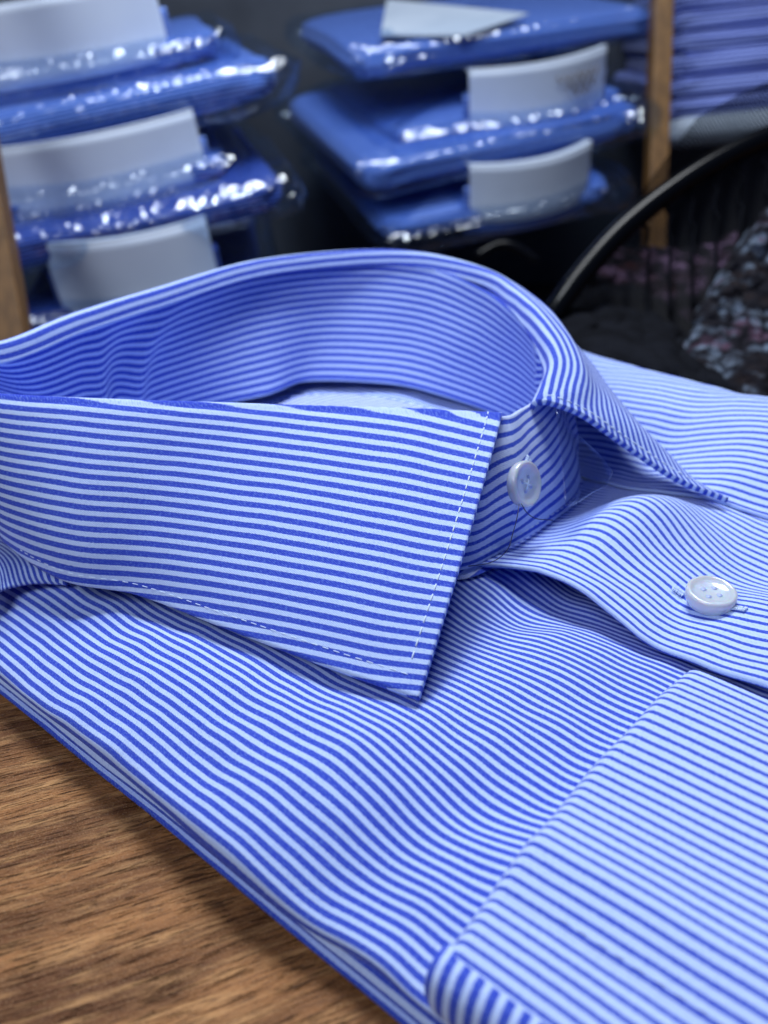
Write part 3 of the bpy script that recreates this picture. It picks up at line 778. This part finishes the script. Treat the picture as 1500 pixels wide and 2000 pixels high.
# ------------------------------------------------------------------ the dark mesh chair, cloths beside the shirt
chair = empty('mesh_chair', (.30, .60, -.8), 'black mesh backed chair with glossy curved rim, right of the shelf stacks', 'chair')
def ch(o): o.parent = chair; o.matrix_parent_inverse = Matrix.Translation(-Vector(chair.location)); return o
rim = cr([und(1035, 690, .44), und(1085, 605, .44), und(1150, 520, .445), und(1225, 440, .45), und(1310, 372, .455), und(1400, 315, .46), und(1500, 268, .465), und(1640, 225, .47), und(1800, 240, .48)], 80)
ch(MB().tube(rim, .0058, 14).build('rim', M_GLOSS))
def netmat():
    m, nt, b = new_mat('black_netting'); out = nt.nodes['Material Output']
    b.inputs['Base Color'].default_value = (.003, .0035, .006, 1); b.inputs['Roughness'].default_value = .7; b.inputs['Specular IOR Level'].default_value = .1
    uv = N(nt, 'ShaderNodeUVMap').outputs[0]; sep = N(nt, 'ShaderNodeSeparateXYZ'); nt.links.new(uv, sep.inputs[0])
    a = math_n(nt, 'SINE', math_n(nt, 'MULTIPLY', sep.outputs[0], 620)); c = math_n(nt, 'SINE', math_n(nt, 'MULTIPLY', sep.outputs[1], 520))
    hole = smooth(nt, math_n(nt, 'MULTIPLY', a, c), .02, .25)
    tr = N(nt, 'ShaderNodeBsdfTransparent'); mx = N(nt, 'ShaderNodeMixShader')
    nt.links.new(math_n(nt, 'MULTIPLY', hole, .9), mx.inputs[0]); nt.links.new(b.outputs[0], mx.inputs[1]); nt.links.new(tr.outputs[0], mx.inputs[2]); nt.links.new(mx.outputs[0], out.inputs[0])
    return m
lower = cr([und(px_, 765, .43) for px_ in (1035, 1085, 1150, 1225, 1310, 1400, 1500, 1640, 1800)], 80)
G = np.zeros((80, 30, 3)); UV = np.zeros((80, 30, 2))
for i in range(80):
    for j in range(30):
        t = j/29; p = rim[i]*(1-t)+lower[i]*t; p[1] += .03*math.sin(math.pi*t)*.6+.0015*math.sin(i*1.2); G[i, j] = p; UV[i, j] = (i/79*1.6, t)
ch(grid('mesh_back', G, UV, netmat()))
ribs = MB()
for k in range(9):
    i = 34+k*5; pts = [G[min(79, i+int(3*math.sin(j/29*3))), j]+np.array((0, -.003, 0)) for j in range(1, 20)]
    ribs.tube(pts, .0010, 6)
ch(ribs.build('back_rib', M_BLACK))
# lace edging outside the rim
G = np.zeros((50, 6, 3)); UV = np.zeros((50, 6, 2))
for i in range(50):
    q = rim[28+i] if 28+i < 80 else rim[79]
    for j in range(6): G[i, j] = q+np.array((0, .004, .002+j/5*(.026*min(1, i/16)))); UV[i, j] = (i/49*.8, j/5*.12)
ch(grid('net_edging', G, UV, netmat()))
ch(MB().tube(cr([und(930, 500, .62), und(975, 478, .62), und(1010, 484, .62), und(1050, 510, .62)], 20), .003, 8).build('armrest', M_GLOSS))

def knit(name, cols, scale):
    m, nt, b = new_mat(name); tc = N(nt, 'ShaderNodeTexCoord').outputs['Object']
    vo = N(nt, 'ShaderNodeTexVoronoi'); vo.inputs['Scale'].default_value = scale; nt.links.new(tc, vo.inputs['Vector'])
    n = noise_n(nt, tc, 34, 4, .7); c = mixc(nt, smooth(nt, n, .42, .56), cols[0], cols[1]); c = mixc(nt, smooth(nt, n, .55, .62), c, cols[2])
    c = mixc(nt, smooth(nt, vo.outputs['Distance'], .15, .75), c, (.006, .006, .010))
    nt.links.new(c, b.inputs['Base Color']); b.inputs['Roughness'].default_value = .9; b.inputs['Specular IOR Level'].default_value = .1; bump(nt, b, vo.outputs['Distance'], .004)
    return m
def drape(name, outline_rows, mat, label, cat, amp=.006, sc=22, seed=0):
    G = cr(np.array(outline_rows), 50); G = cr(G.transpose(1, 0, 2), 60)
    for i in range(60):
        for j in range(50):
            q = Vector((i*.16, j*.16, seed)); G[i, j] += np.array((0, -1, .5))*(amp*noise.noise(q)+amp*.15*noise.noise(q*2.3))
    o = grid(name, G, np.zeros((60, 50, 2)), mat, None, thick=.006)
    o['label'] = label; o['category'] = cat
    return o
rowsA = [[und(1130, 585, .50), und(1220, 575, .50), und(1300, 620, .49), und(1370, 680, .47)],
         [und(1090, 650, .44), und(1200, 640, .44), und(1300, 670, .43), und(1380, 730, .43)],
         [und(1060, 720, .39), und(1200, 720, .385), und(1330, 745, .38), und(1420, 780, .37)],
         [und(1050, 830, .385), und(1200, 830, .375), und(1330, 850, .365), und(1450, 860, .355)]]
drape('black_cloth_bundle', rowsA, M_BLACK, 'black cloth bundle lying behind the striped shirt beside the knitted shawl', 'cloth', seed=3)
rowsB = [[und(1480, 455, .44), und(1530, 410, .44), und(1590, 390, .44), und(1700, 390, .44)],
         [und(1400, 580, .43), und(1460, 530, .43), und(1550, 500, .43), und(1700, 500, .43)],
         [und(1345, 690, .41), und(1410, 660, .41), und(1530, 640, .41), und(1700, 640, .41)],
         [und(1320, 850, .37), und(1420, 850, .36), und(1550, 850, .35), und(1700, 850, .35)]]
drape('knitted_shawl', rowsB, knit('grey_mauve_knit', ((.012, .009, .011), (.12, .16, .23), (.065, .038, .065)), 150), 'grey and mauve knitted shawl hanging in front of the netting of the mesh chair', 'shawl', seed=8, amp=.010)
rowsC = [[und(1180, 500, .60), und(1270, 500, .60), und(1350, 500, .60), und(1440, 470, .60)],
         [und(1170, 545, .56), und(1260, 560, .56), und(1350, 560, .56), und(1430, 540, .56)],
         [und(1160, 600, .56), und(1260, 640, .56), und(1330, 650, .56), und(1400, 640, .56)]]
drape('mauve_scarf', rowsC, knit('mauve_knit', ((.030, .012, .014), (.11, .07, .13), (.20, .13, .24)), 90), 'dark mauve scarf showing through the mesh beside the black cloth', 'scarf', seed=12, amp=.008)
